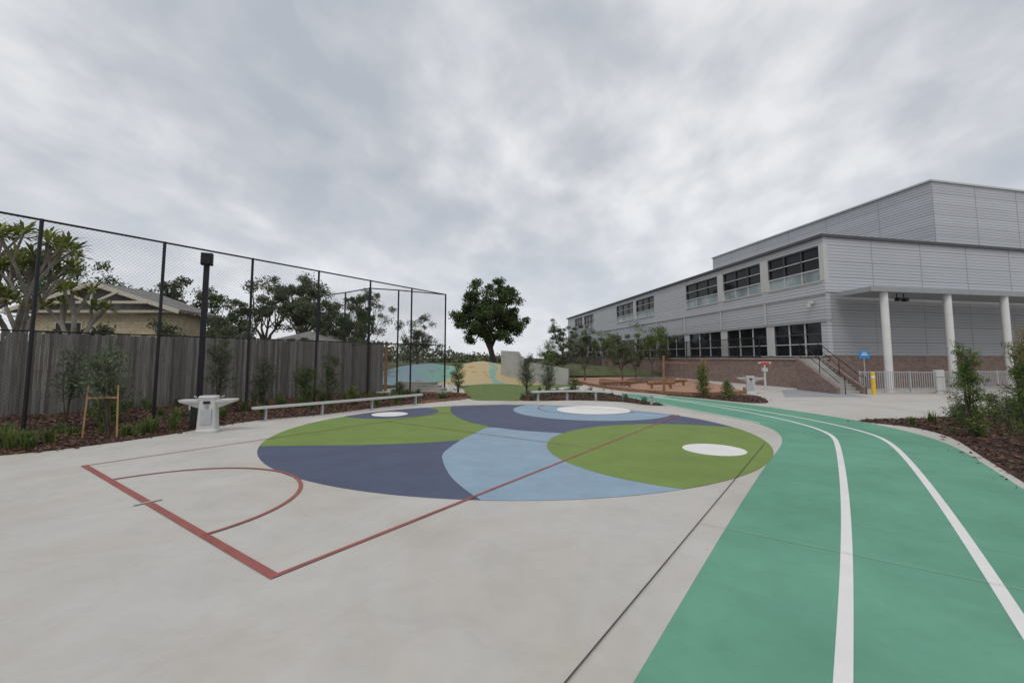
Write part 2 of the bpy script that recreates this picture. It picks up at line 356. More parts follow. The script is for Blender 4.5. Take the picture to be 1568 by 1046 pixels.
edging(smooth([(6.6,33),(7.6,31),(9.0,33.5),(10.8,35),(12.6,34.6),(12.8,37)],n=6),'low_brick_planter_wall',.42,.24,'brick')

# ---------------------------------------------------------------- sports fence
dF=Vector((8.82,14.26)).normalized()
P0=Vector((-12.78,11.72)); H=5.75
def chainfence(name,pts,H,mid=2.7,mesh=.11):
    e=empty(name); mb=MB(); wb=MB()
    for i,p in enumerate(pts): mb.tube([(p[0],p[1],0),(p[0],p[1],H)],[.045,.045],8)
    for i in range(len(pts)-1):
        a=Vector(pts[i]);b=Vector(pts[i+1])
        for z,r in((H-.03,.032),(mid,.022),(.08,.018)): mb.tube([(a.x,a.y,z),(b.x,b.y,z)],[r,r],6)
        L=(b-a).length; d=(b-a)/L; n=int((L+H)/mesh)
        for sgn in(1,-1):
            for k in range(n):
                s0=k*mesh-(H if sgn>0 else 0)
                if sgn>0: za=max(0,-s0); zb=min(H,L-s0)
                else: za=max(0,s0-L); zb=min(H,s0)
                if zb-za<.05: continue
                p=Vector((a.x+d.x*(s0+sgn*za),a.y+d.y*(s0+sgn*za),za)); q=Vector((a.x+d.x*(s0+sgn*zb),a.y+d.y*(s0+sgn*zb),zb))
                wb.tube([p,q],[.0019,.0019],3,cap=False)
    mb.make('frame','black',e); wb.make('mesh','wire',e); return e
fp=[tuple(P0+dF*(2.8*i)) for i in range(-3,7)]
chainfence('chain_link_fence',fp,H)
chainfence('chain_link_fence',[fp[-1],(-6.3,24.3),(-7.7,23.6),(-9.6,25.2),(-11.7,26.6)],5.75)
mb=MB(); a=Vector((-25,5.0)); b=Vector((-7.6,26.2)); L=(b-a).length; d=(b-a)/L; rz=math.atan2(d.y,d.x); s=0
nrm=Vector((-d.y,d.x))
while s<L:
    w=.098; p=a+d*s+nrm*random.uniform(-.012,.012); h=2.85+random.uniform(-.05,.05)
    mb.box((p.x,p.y,h/2),(w,.018,h),rz+random.uniform(-.03,.03)); s+=.104
o=mb.make('paling_fence','paling')
mb=MB()
for z in(.5,1.5,2.5): mb.beam((a.x+nrm.x*.06,a.y+nrm.y*.06,z),(b.x+nrm.x*.06,b.y+nrm.y*.06,z),.05,.08)
mb.box((b.x+.1,b.y+.15,1.45),(.14,.14,2.9)); q=mb.make('rails','timber',o)

# ---------------------------------------------------------------- neighbour house
h=empty('neighbour_house')
mb=MB(); mb.prism([(-29.5,27),(-20.6,27),(-21.4,30.5),(-29.5,30.5)],0,4.75,0); mb.make('walls','creamb',h)
mb=MB()
ax,az=-25.3,6.55
for sx in(-1,1):
    ex=ax+sx*5.3; ez=4.85
    p=[(ax,26.4,az-.12),(ex,26.4,ez-.12),(ex-sx*.6,31,ez-.12),(ax,31,az-.12)]; q=[(x,y,z+.14) for x,y,z in p]
    mb.hexa(p+q,0)
mb.make('roof','tile',h)
mb=MB()
for sx in(-1,1):
    mb.beam((ax,26.33,az-.12),(ax+sx*5.3,26.33,4.73),.07,.24)
    mb.beam((ax,26.28,5.2),(ax+sx*1.6,26.28,5.95),.05,.14)
mb.beam((ax-3.4,26.30,5.3),(ax+3.4,26.30,5.3),.05,.16); mb.beam((ax,26.32,5.2),(ax,26.32,6.4),.1,.1)
mb.beam((ax-5.2,26.7,4.78),(ax+5.2,26.7,4.78),.3,.16)
mb.make('gable_trim','cream',h)
mb=MB(); mb.add([(ax-4.6,26.9,4.9),(ax+4.6,26.9,4.9),(ax,26.9,6.35)],[(0,1,2)]); mb.make('gable_recess','tile',h)
mb=MB(); mb.box((-27.2,26.97,3.5),(1.5,.08,1.2)); mb.make('window_glass','glass',h)
mb=MB(); mb.box((-27.2,26.99,3.5),(1.7,.06,1.4)); mb.make('window_frame','cream',h)
h2=empty('neighbour_garage'); mb=MB(); mb.prism([(-17,30),(-12.5,30),(-12.5,36),(-17,36)],0,2.9); mb.make('walls','creamb',h2)
mb=MB(); vs=[(-17.4,29.6,2.9),(-12.1,29.6,2.9),(-12.1,36.4,2.9),(-17.4,36.4,2.9),(-14.7,32,3.9),(-14.7,34,3.9)]
mb.add(vs,[(0,1,4),(1,2,5,4),(2,3,5),(3,0,4,5),(3,2,1,0)]); mb.make('roof','tile',h2)

# ---------------------------------------------------------------- school building
B=empty('school_building')
A=Vector((20.1,28)); E=Vector((11.4,89.5)); Rr=Vector((62,37.5))
def frame(a,b,inward):
    d=(b-a).normalized(); n=Vector((-d.y,d.x)); 
    if n.dot(inward)<0: n=-n
    def fb(mb,t0,t1,z0,z1,d0,d1,mi=0):
        p=[]
        for z in(z0,z1):
            for t,dd in((t0,d0),(t1,d0),(t1,d1),(t0,d1)):
                q=a+d*t+n*dd; p.append((q.x,q.y,z))
        mb.hexa(p,mi)
    return fb,(b-a).length
fm,Lm=frame(A,E,Vector((1,0))); fr,Lr=frame(A,Rr,Vector((0,1)))
walls=MB(); wlow=MB(); trim=MB(); gl=MB(); wf=MB(); pil=MB()
fm(walls,0,Lm,4.4,6.95,0,.3); fm(walls,0,Lm,9.3,9.76,0,.3)
fm(trim,.0,Lm,6.02,6.10,-.07,0); fm(trim,0,Lm,4.28,4.4,-.05,0.25)
up=[(.35,5.05),(5.85,10.6),(11.4,16.8),(23.9,29.0),(29.8,35.7),(46,51.2),(52,57)]
prev=0
for t0,t1 in up+[(Lm,Lm)]:
    fm(walls,prev,t0,6.95,9.3,0,.3) if t0-prev>1 else fm(pil,prev,t0,6.95,9.3,-.03,.3)
    prev=t1
for t0,t1 in up:
    fm(gl,t0,t1,7.75,9.3,.16,.2,0); fm(gl,t0,t1,6.95,7.75,.12,.2,1)
    n=3
    for i in range(n+1):
        t=t0+(t1-t0)*i/n; fm(wf,max(t0,t-.035),min(t1,t+.035),7.7,9.3,.04,.12,1); fm(wf,max(t0,t-.03),min(t1,t+.03),6.95,7.7,.04,.12,0)
    fm(wf,t0,t1,7.70,7.78,.03,.12,0); fm(wf,t0,t1,8.48,8.54,.05,.12,0); fm(wf,t0,t1,9.2,9.3,.03,.12,1); fm(pil,t0-.05,t1+.05,6.88,6.96,-.08,.1)
lo=[(.5,4.7),(5.5,10.3),(11.2,16.4),(17.3,22.8),(23.6,29),(29.8,35.5),(36.3,42),(43,49),(50,56)]
prev=0
for t0,t1 in lo+[(Lm,Lm)]:
    fm(pil if prev>0 else walls,prev,t0,2.1,4.28,0,.3); prev=t1
for t0,t1 in lo:
    fm(gl,t0,t1,2.1,4.28,.16,.2,0)
    for i in range(4):
        t=t0+(t1-t0)*i/3; fm(wf,max(t0,t-.03),min(t1,t+.03),2.1,4.28,.04,.12,0 if i in(1,2) else 1)
    fm(wf,t0,t1,2.85,2.91,.05,.12,0); fm(wf,t0,t1,3.5,3.56,.05,.12,1)
    fm(pil,t0-.05,t1+.05,2.05,2.1,-.08,.1)
fr(walls,0.3,Lr,6.1,9.76,0,.3); fr(wlow,0.3,Lr,2.1,6.1,0,.3)  # wall below canopy level takes the cladding with shade painted in
fr(trim,0.02,Lr,6.16,6.22,-.05,0)
for t in(3.9,8.1,12.3,16.5,20.7,25): fr(trim,t,t+.04,2.1,9.76,-.012,0)
for t in(17.6,36.6,45,58): fm(trim,t,t+.04,4.42,6.0,-.012,0)
walls.make('cladding_walls','clad',B); wlow.make('cladding_under_canopy','clad_shade',B); pil.make('piers_and_sills','ltgrey',B); gl.make('window_glass',['glass','glassl'],B); wf.make('window_frames',['ltgrey','dark'],B)
brk=MB(); fm(brk,0,Lm,0,2.05,.02,.3); fr(brk,.3,Lr,0,2.1,.02,.3); brk.make('brick_plinth','brick',B)
core=MB(); core.prism([(20.7,28.5),(61.5,37.9),(55.5,95),(12.0,89)],0,9.7); core.make('core','dark',B)
rf=MB(); rf.prism([(19.95,27.85),(62.2,37.3),(56.2,96.3),(11.1,89.8)],9.76,9.95); rf.make('roof','dark',B)
dp=MB()
for t in(5.45,11.0,17.1,23.3,36.0,45.6): fm(dp,t-.05,t+.05,4.42,6.0,-.12,-.03)
dp.make('downpipes','ltgrey',B)
trim.make('trim','soffit',B)
ub=MB(); ubp=[(31.4,32.1),(70,41.0),(64,68),(26.8,58)]; ub.prism(ubp,9.95,15.15); ub.make('upper_hall','clad2',B)
ub=MB(); ub.prism([(31.3,31.98),(70.2,40.9),(64.1,68.2),(26.68,58.1)],15.15,15.28); ub.make('upper_hall_cap','ltgrey',B)
fu,Lu=frame(Vector((31.4,32.1)),Vector((26.8,58)),Vector((1,0)))
tb=MB(); fu(tb,6,7.6,9.96,11.6,-.03,0); 
for t in(4,9,13.5,18,22.5): fu(tb,t,t+.04,9.96,15.1,-.012,0)
fv,Lv=frame(Vector((31.4,32.1)),Vector((70,41.0)),Vector((0,1)))
for t in(4.4,8.8,13): fv(tb,t,t+.04,9.96,15.1,-.012,0)
fv(tb,0,.08,9.96,15.1,-.02,0)
tb.make('hall_joints','soffit',B)
cp=MB(); C1=(20.95,25.5); C2=(55,32.6); cp.prism([C1,C2,(55,35.6),(20.9,27.95)],5.88,6.08); cp.make('canopy_slab','soffit',B)
cp=MB(); cp.beam((20.9,25.44,5.99),(55,32.54,5.99),.06,.28); cp.beam((20.92,25.5,5.99),(20.72,27.9,5.99),.06,.28); cp.make('canopy_fascia','soffit',B)
cp=MB()
for x,y in((22.1,26),(26.8,26.95),(31.3,27.85),(36,28.8),(40.6,29.8)): cp.tube([(x,y,0),(x,y,5.87)],[.2,.2],20)
cp.make('canopy_columns','colw',B,smooth=False)
for x,y in((23.4,26.6),(24.0,26.8)):
    cp=MB(); cp.tube([(x,y,5.87),(x,y,5.6)],[.03,.03],8); cp.box((x,y-.1,5.5),(.22,.3,.2)); cp.make('floodlight','black',B,bevel=.02)
cp=MB(); fm(cp,.9,1.15,5.5,5.7,-.3,-.06); fm(cp,.95,1.1,5.25,5.5,-.45,-.25); cp.make('security_camera','ltgrey',B,bevel=.03)
T=empty('brick_retaining_wall')
mb=MB(); tp=[(18.9,27.7),(17.9,32),(16.3,41.8),(14.6,52),(15.2,52.1),(18.4,41),(20.0,28.1)]; mb.prism(tp,0,1.86); mb.make('brickwork','brick',T)
mb=MB(); mb.prism([(18.82,27.62),(17.82,32),(16.22,41.8),(14.5,52.1),(15.3,52.2),(18.45,41.1),(20.05,28.0)],1.86,1.94); mb.make('coping','wallc',T)
st=empty('entry_stairs'); mb=MB()
for i in range(11): mb.box((18.55,27.6-.28*(10-i)-.14,.17*(i+1)/2),(1.25,.28,.17*(i+1)),0)
mb.make('steps','wallc',st)
mb=MB()
for x in(17.82,19.28):
    vs=[(x-.1,24.3,0),(x+.1,24.3,0),(x+.1,27.62,0),(x-.1,27.62,0),(x-.1,24.3,.35),(x+.1,24.3,.35),(x+.1,27.62,2.0),(x-.1,27.62,2.0)]; mb.hexa(vs)
mb.make('brick_cheeks','brick',st)
mb=MB()
for x in(17.98,19.12):
    mb.tube([(x,24.0,.0),(x,24.0,.95),(x,24.4,1.0),(x,27.3,2.75),(x,27.6,2.85),(x,27.6,1.9)],[.024]*6,8); mb.tube([(x,25.9,1.0),(x,25.9,1.9)],[.02,.02],6); mb.tube([(x,24.4,.6),(x,27.3,2.35)],[.016,.016],6)
mb.make('handrails','black',st)
def picket(name,pts,z0,z1,sp=.12,mat='black',r=.009,post=2.4):
    mb=MB()
    for i in range(len(pts)-1):
        a=Vector(pts[i]);b=Vector(pts[i+1]); L=(b-a).length; d=(b-a)/L; rz=math.atan2(d.y,d.x)
        for z in(z0+.12,z1-.06): mb.beam((a.x,a.y,z),(b.x,b.y,z),.03,.04)
        n=int(L/sp)
        for k in range(n+1):
            p=a+d*k*L/n; mb.box((p.x,p.y,(z0+z1)/2+.02),(r*2,r*2,z1-z0-.1),rz)
        n=max(1,round(L/post))
        for k in range(n+1):
            p=a+d*k*L/n; mb.box((p.x,p.y,(z0+z1)/2),(.06,.06,z1-z0),rz)
    return mb.make(name,mat)
picket('picket_fence',[(17.95,32),(16.4,41.5),(14.7,52),(12.5,62)],1.94,3.5,.13)
picket('picket_fence',[(12.5,62),(9.0,78),(7,95)],0.2,2.6,.16,r=.014)
picket('balustrade',[(19.5,24.9),(23.2,24.3)],.08,1.25,.11,'metal',.012,1.3)
picket('balustrade',[(24.1,24.9),(30.5,26.0)],.08,1.25,.11,'metal',.012,1.3)
picket('balustrade',[(23.2,24.3),(23.0,21.8)],.08,1.0,.4,'metal',.009,1.3)
mb=MB(); mb.box((23.85,24.8,.65),(.6,.12,1.3),.1); mb.make('gate_panel','ltgrey',bevel=.02)
mb=MB(); mb.tube([(19.35,23.8,0),(19.35,23.8,1.18),(19.35,23.8,1.24)],[.085,.085,.05],14); mb.tube([(19.35,23.8,.9),(19.35,23.8,1.02)],[.089,.089],14,1); mb.tube([(19.35,23.8,0),(19.35,23.8,.03)],[.15,.15],14,0); mb.make('yellow_bollard',['yellow','white'])
mb=MB(); mb.tube([(20.6,25.9,0),(20.6,25.9,2.4)],[.03,.03],8,0); mb.box((20.6,25.86,2.15),(.62,.03,.4),0,1); mb.box((20.6,25.835,2.15),(.4,.01,.06),0,2); mb.box((20.6,25.835,2.25),(.25,.01,.05),0,2); mb.make('blue_sign',['metal','blue','white'])
mb=MB(); x,y=15.5,27.2; mb.tube([(x,y,0),(x,y,1.55)],[.07,.055],12,0); mb.box((x,y,1.62),(.5,.12,.14),0,1); mb.tube([(x-.38,y,1.66),(x+.38,y,1.66)],[.06,.06],10,0); mb.box((x,y,1.25),(.3,.16,.22),0,0); mb.tube([(x,y,1.68),(x,y,1.84)],[.05,.03],10,1); mb.make('play_periscope_post',['ltgrey','redp'])

# ---------------------------------------------------------------- street furniture
def bubbler(loc,rz,s=1):
    e=empty('drinking_fountain'); e.location=(loc[0],loc[1],.006); e.rotation_euler=(0,0,rz); e.scale=(s,s,s)
    def loft(mb,secs,mi=0,n=None):
        vs=[];K=16
        for cx,cy,z,hx,hy in secs:
            for k in range(K):
                t=2*math.pi*k/K; c,s_=math.cos(t),math.sin(t); pw=.45
                vs.append((cx+hx*math.copysign(abs(c)**pw,c),cy+hy*math.copysign(abs(s_)**pw,s_),z))
        fs=[(i*K+k,i*K+(k+1)%K,(i+1)*K+(k+1)%K,(i+1)*K+k) for i in range(len(secs)-1) for k in range(K)]
        fs+= [tuple(range(K-1,-1,-1)),tuple((len(secs)-1)*K+k for k in range(K))]; mb.add(vs,fs,mi)
    mb=MB(); loft(mb,[(0,0,0,.27,.2),(0,0,.06,.27,.2),(0,0,.1,.24,.17),(0,0,.5,.22,.16),(0,0,.86,.21,.15),(0,0,.93,.23,.17),(0,0,.97,.21,.15)])
    mb.make('pedestal','ltgrey',e,bevel=.004)
    for sg in(-1,1):
        mb=MB(); loft(mb,[(sg*.24,0,.66,.05,.07),(sg*.33,0,.74,.15,.11),(sg*.42,0,.81,.25,.17),(sg*.44,0,.87,.26,.18),(sg*.44,0,.875,.23,.15),(sg*.42,0,.82,.15,.10)])
        mb.make('bowl','ltgrey',e); mb=MB(); mb.tube([(sg*.3,0,.83),(sg*.3,0,.93),(sg*.36,0,.96)],[.015,.015,.02],8); mb.make('spout','metal',e)
    mb=MB(); mb.box((0,-.175,.42),(.26,.02,.40)); mb.make('access_panel','metal',e,bevel=.004)
    mb=MB(); mb.box((0,-.165,.80),(.16,.02,.07)); mb.make('push_plate','black',e)
    mb=MB(); mb.tube([(0,-.165,.70),(0,-.19,.70)],[.045,.045],16); mb.make('badge','soffit',e)
bubbler((-8.15,12.0),.25); bubbler((13.2,24.6),-.3)
mb=MB(); mb.box((-8.95,12.55,.42),(.13,.16,.84),.5,0); mb.box((-8.95,12.55,.85),(.17,.2,.03),.5,0); mb.box((-8.98,12.46,.6),(.07,.02,.12),.5,1); mb.make('service_bollard',['black','ltgrey'],bevel=.006)
def bench(P,name='bench_rail',z=.46,posts=None,w=.2):
    e=empty(name); mb=MB()
    a=offs(P,w/2); b=offs(P,-w/2); n=len(P); vs=[(p[0],p[1],z-.07) for p in a+b]+[(p[0],p[1],z) for p in a+b]
    fs=[]
    for i in range(n-1): fs+=[(2*n+i,2*n+i+1,3*n+i+1,3*n+i),(i,n+i,n+i+1,i+1),(i,i+1,2*n+i+1,2*n+i),(n+i,3*n+i,3*n+i+1,n+i+1)]
    fs+=[(0,2*n,3*n,n),(n-1,2*n-1,4*n-1,3*n-1)]
    mb.add(vs,fs); mb.make('seat','ltgrey',e)
    mb=MB()
    for p in posts: mb.box((p[0],p[1],(z-.07)/2),(.05,.1,z-.07),.9); mb.box((p[0],p[1],.014),(.14,.2,.016),.9)
    mb.make('legs','metal',e)
P=[(-8.05,13.85),(-6.57,15.55),(-5.2,17.2),(-3.85,18.95)]; bench(smooth(P,n=4),posts=[(-7.8,14.15),(-6.6,15.52),(-5.35,17.03),(-4.05,18.7)])
P=[(.9,20.35),(2.2,20.85),(3.5,20.85),(4.8,20.2),(5.75,19.1),(6.25,18.2)]; bench(smooth(P,n=5),posts=[(1.2,20.5),(2.6,20.93),(3.9,20.7),(5.0,20.02),(5.9,18.85)])
mb=MB(); px,py=-10.95,15.6; mb.box((px,py,2.65),(.17,.17,5.3),.5); mb.box((px,py,.02),(.34,.34,.03),.5); mb.box((px+.02,py-.03,5.5),(.36,.3,.42),.5); mb.box((px+.1,py-.2,5.42),(.26,.05,.2),.5); mb.make('light_pole','black',bevel=.01)
mb=MB()
for x,y,hh in((8.75,25.6,2.1),(9.15,26.8,2.1),(11.6,26.6,1.95),(11.9,27.8,1.9)): mb.tube([(x,y,0),(x+.02,y,hh)],[.075,.065],10)
mb.tube([(8.75,25.6,1.7),(11.6,26.6,1.6)],[.025,.025],8); mb.tube([(9.15,26.8,1.7),(11.9,27.8,1.6)],[.025,.025],8); mb.tube([(8.75,25.6,.7),(11.6,26.6,.6)],[.02,.02],8)
mb.make('timber_climbing_frame','timber')
for x,y,L,rz in((7.0,29.5,2.6,.3),(11.5,31,2.2,.6),(9.6,28.6,1.8,.1)):
    mb=MB(); d=Vector((math.cos(rz),math.sin(rz)))*L/2; mb.tube([(x-d.x,y-d.y,.36),(x,y,.38),(x+d.x,y+d.y,.37)],[.13,.12,.10],10); mb.tube([(x-d.x*.7,y-d.y*.7,0),(x-d.x*.7,y-d.y*.7,.35)],[.09,.09],8); mb.tube([(x+d.x*.7,y+d.y*.7,0),(x+d.x*.7,y+d.y*.7,.35)],[.09,.09],8); mb.make('balance_log','timber')
st=empty('concrete_steps'); mb=MB()
for i in range(4): mb.box((-4.6-.35*i,24.9+.5*i,.07*(i+1)),(2.6,.55,.14*(i+1)),-.45)
mb.make('treads','wallc',st)

# ---------------------------------------------------------------- play mound + hill
def hill(name,x0,x1,y0,y1,res,fz,mat):
    nx=int((x1-x0)/res);ny=int((y1-y0)/res); vs=[];fs=[]
    for j in range(ny+1):
        for i in range(nx+1):
            x=x0+(x1-x0)*i/nx; y=y0+(y1-y0)*j/ny; vs.append((x,y,fz(x,y)))
    for j in range(ny):
        for i in range(nx): k=j*(nx+1)+i; fs.append((k,k+1,k+nx+2,k+nx+1))
    mb=MB(); mb.add(vs,fs); return mb.make(name,mat,smooth=True)
def ss(t): t=max(0,min(1,t)); return t*t*(3-2*t)
def mz(x,y): return -.1+ (1.35*ss((y-31.5)/9)+.45*math.exp(-((x+2.2)**2/3+(y-39)**2/10))+.12*math.sin(x*1.3))*ss((x+14)/4)*ss((4.5-x)/2.2)*ss((y-30.8)/2+.3)
hill('play_mound',-14,4.6,30.8,46,.3,mz,'mound')
hill('hill',-30,22,45,90,1.5,lambda x,y:-.05+1.15*ss((x+30)/10)*ss((22-x)/14)*ss((y-44.5)/2)*ss((90-y)/15),'ground')
mb=MB(); pr=[(-.9,36.2,.2),(.5,34.6,.0),(.9,33.2,0),(4.1,32.4,0)]; pt=[(-.9,36.2,2.55),(.45,34.7,2.45),(.9,33.2,1.65),(4.1,32.4,1.15)]
for i in range(3):
    a,b,c,d=pr[i],pr[i+1],pt[i+1],pt[i]; o=(.12,.35,0); q=lambda p:(p[0]+o[0],p[1]+o[1],p[2])
    mb.hexa([a,b,q(b),q(a),d,c,q(c),q(d)])
mb.make('concrete_ramp_wall','wallc')

# ---------------------------------------------------------------- vegetation
def tree(name,base,h,rx,rz,cz,tr,ncl,nl,ls,lm,bm='bark',ry=None,clr=.3,lw=.5,shell=.55,zb=0,low=.75,gap=1.3,limbs=26):
    e=empty(name); x,y=base; ry=ry or rx; mb=MB(); C=[]; K=[]
    th=max(.22*h,cz-rz*1.0)
    fork=Vector((x+random.uniform(-.05,.05)*rx,y,zb+th))
    mb.tube([(x,y,zb-.1),(x+.02*h,y,zb+th*.5),fork],[tr*1.3,tr,tr*.9],9)
    for i in range(ncl):
        while True:
            v=R.normal(size=3); v/=np.linalg.norm(v); rr=(shell+(1-shell)*random.random()) if random.random()<.7 else random.random()*shell
            c=np.array([v[0]*rx*rr,v[1]*ry*rr,v[2]*rz*rr])
            if c[2]>-rz*low: break
        k=1+.26*gap*mnoise.noise(Vector((v[0]*1.8+x,v[1]*1.8,v[2]*1.8+y)))
        c=c*k+np.array([x,y,zb+cz]); K.append(c)
        cr=clr*rx*random.uniform(.55,1.25); n=int(nl/ncl*random.uniform(.6,1.4))
        g=R.normal(size=(n,3)); g/=np.linalg.norm(g,axis=1)[:,None]; g*=(R.random((n,1))**.5)*cr*R.uniform(.75,1.25,(n,1)); g[:,2]*=.75
        C.append(g+c)
    mains=[fork+Vector((math.cos(a),math.sin(a),1.5))*rz*.28 for a in (0.3,1.9,3.3,4.8)]
    for mm in mains: mb.tube([fork-Vector((0,0,th*.15)),fork.lerp(mm,.5),mm],[tr*.7,tr*.55,tr*.42],7)
    for c in K[:limbs]:
        cv=Vector(c); s0=min(mains,key=lambda q:(q-cv).length); mid=s0.lerp(cv,.5)+Vector((0,0,-.08*rz)) ; mb.tube([s0,mid,cv],[tr*.36,tr*.2,tr*.06],5)
    mb.make('trunk',bm,e,smooth=True); C=np.concatenate(C); quads('foliage',leafquads(C,ls,ls*lw),lm,e); return e
tree('shade_tree',(-2.9,60),13,5.3,4.7,7.5,.40,150,36000,.30,'leaf_t',clr=.17,zb=.6,shell=.6,lw=.55,low=.9,gap=.3,limbs=70)
for (x,y,h,rx,rz,cz,nl,lm) in [(-26.5,34,8.6,3.4,2.6,6.0,9000,'leaf_e'),(-31,30,9,4,3,6.4,8000,'leaf_d'),(-20.8,37,8.4,2.9,2.7,6.0,6500,'leaf_e'),(-18.0,38,9.2,2.8,2.8,6.6,7000,'leaf_e'),(-15.2,36,7.8,2.9,2.6,5.2,8000,'leaf_e'),(-12.5,34.5,6.4,2.3,2.4,4.2,6500,'leaf_d'),(-23.8,36,7.4,2.6,2.5,5,6500,'leaf_d'),(-13,60,7.5,3.4,2.6,5,5000,'leaf_e'),(9.5,84,9.5,3,3.2,6.5,5000,'leaf_d'),(-17,50,10.0,3.2,3.4,6.8,6000,'leaf_e'),(-22,46,10.5,3.6,3.2,7.3,6000,'leaf_e')]:
    tree('gum_tree',(x,y),h,rx,rz,cz,.2,40,int(nl*1.1),.23,lm,'bark',clr=.22,lw=.4)
C=[]
for i in range(150):
    x=random.uniform(-170,-8) if i<120 else random.uniform(-8,60); y=random.uniform(110,170); hh=random.uniform(3,8.5)*(1 if x<-20 else .45)
    n=160; g=R.normal(size=(n,3)); g/=np.linalg.norm(g,axis=1)[:,None]; g*=R.random((n,1))**.4; C.append(g*np.array([6,4,hh/2])+np.array([x,y,hh/2]))
quads('distant_trees',leafquads(np.concatenate(C),1.0,.6),'leaf_e')
for (x,y,hh,rx) in [(-17,21.5,3.6,1.6),(-14.5,23,3.8,1.4),(-19,20,4.1,1.3),(-12,25.5,3.6,1.1),(-15.8,24.5,4.6,1.7)]:
    tree('garden_bush',(x,y),hh,rx,1.3,hh-1.1,.07,16,3200,.14,'leaf_e',clr=.3)
def frangi(base,h,leafL=1.0,spread=.55,k0=3):
    e=empty('frangipani_tree'); mb=MB(); tips=[]
    def br(p,d,L,r,k):
        q=p+d*L; mb.tube([p,p.lerp(q,.5)+Vector((0,0,.03)),q],[r,r*.85,r*.75],7)
        if k==0: tips.append((q,d)); return
        a0=random.uniform(0,6.28)
        for i in range(3):
            a=a0+i*2.09+random.uniform(-.4,.4); nd=(d+Vector((math.cos(a),math.sin(a),random.uniform(.1,.6)))*spread).normalized(); br(q,nd,L*random.uniform(.62,.8),r*.7,k-1)
    br(Vector((*base,0)),Vector((0,0,1)),h*.40,.15,k0)
    mb.make('trunk','barkl',e,smooth=True); V=[]
    for q,d in tips:
        for i in range(30):
            a=random.uniform(0,6.28); el=random.uniform(-.35,1.2); t=Vector((math.cos(a)*math.cos(el),math.sin(a)*math.cos(el),math.sin(el))); L=random.uniform(.35,.62)*leafL
            s=t.cross(Vector((0,0,1))).normalized()*.05*leafL; V+= [q,q+t*L*.6+s+Vector((0,0,.03)),q+t*L-Vector((0,0,.08)),q+t*L*.6-s+Vector((0,0,.03))]
    quads('foliage',np.array([tuple(v) for v in V]),'leaf_f',e)
frangi((-20.6,18.2),6.5,1.25); frangi((-17.9,18.0),5.2,1.05,.45,2); frangi((-22.3,20),6.7,1.2); frangi((-21.2,16.6),4.8,1.1,.5)
def sapling(name,x,y,h,r,lm='leaf_y',nst=5,nl=900,ls=.09,low=.15,stakes=False,lw=.3):
    e=empty(name); mb=MB(); C=[]
    for i in range(nst):
        a=random.uniform(0,6.28); q=Vector((x+math.cos(a)*r*.45*random.random(),y+math.sin(a)*r*.45*random.random(),h*random.uniform(.75,1)*(1 if i else 1.0)))
        p=Vector((x+random.uniform(-.05,.05),y+random.uniform(-.05,.05),0)); m=p.lerp(q,.5)+Vector((random.uniform(-.1,.1),random.uniform(-.1,.1),0))
        mb.tube([p,m,q],[.02,.014,.004],5)
        for k in range(14):
            t=low+(1-low)*random.random(); b=(p.lerp(m,t*2) if t<.5 else m.lerp(q,t*2-1)); rr=r*(1.15-t*.85)*random.uniform(.4,1)
            a=random.uniform(0,6.28); tip=b+Vector((math.cos(a)*rr,math.sin(a)*rr,rr*random.uniform(.2,.9))); mb.tube([b,tip],[.006,.002],3,cap=False)
            n=max(4,nl//(nst*14)); tt=R.uniform(.2,1.05,(n,1)); C.append(np.array(b)+(np.array(tip)-np.array(b))*tt+R.normal(size=(n,3))*ls*.6)
    if stakes:
        for dx,dy in((-.28,-.1),(.28,.1)): mb.tube([(x+dx*1.2,y+dy-.25,0),(x+dx,y+dy-.25,1.3)],[.026,.026],4,1)
        mb.beam((x-.28,y-.35,1.0),(x+.28,y-.15,1.0),.01,.04,1)
    mb.make('stems',['bark','stake'],e); quads('foliage',leafquads(np.concatenate(C),ls,ls*lw),lm,e); return e
sapling('young_gum_tree',-10.2,11.35,2.35,.95,'leaf_g',6,2400,.10,.4,True)
sapling('young_gum_tree',-12.6,12.6,2.2,.7,'leaf_g',4,1400,.10,.35)
sapling('young_gum_tree',-10.9,16.5,2.9,.95,'leaf_e',6,3000,.10,.25)
sapling('shrub',-9.9,17.6,2.2,.8,'leaf_e',6,2400,.09)
sapling('shrub',-8.4,18.1,1.6,.9,'leaf_d',7,3600,.08)
sapling('shrub',-7.9,19.3,2.1,.65,'leaf_d',6,2600,.08)
sapling('shrub',-2.9,24.0,1.6,.7,'leaf_y',6,2600,.08)
sapling('shrub',-5.2,20.6,.9,.5,'leaf_d',5,1200,.08)
sapling('shrub',-6.8,19.0,.8,.4,'leaf_y',5,900,.08)
sapling('shrub',-12.2,13.6,1.1,.6,'leaf_e',6,1500,.09)
sapling('shrub',-11.3,12.4,.9,.5,'leaf_y',6,1100,.08)
sapling('shrub',.8,24.6,2.2,.8,'leaf_g',7,3200,.09)
sapling('shrub',2.1,25.6,1.8,.7,'leaf_g',6,2400,.09)
sapling('shrub',3.3,23.5,1.0,.5,'leaf_y',5,1000,.08)
sapling('young_bottlebrush_tree',11.6,11.3,2.45,.5,'leaf_y',7,6500,.08,.03,lw=.2)
sapling('young_bottlebrush_tree',10.75,9.35,2.55,.42,'leaf_y',6,4500,.075,.04,lw=.2)
sapling('young_bottlebrush_tree',12.6,10.9,2.7,.45,'leaf_o',5,1600,.09,.4,lw=.2)
sapling('shrub',14.5,13.5,.9,.6,'leaf_y',6,1500,.07); sapling('shrub',13.6,12.2,1.1,.6,'leaf_g',6,1500,.07)
sapling('shrub',16,13.9,1.0,.6,'leaf_y',6,1200,.07); sapling('shrub',12.6,12.6,.7,.5,'leaf_e',5,1000,.07)
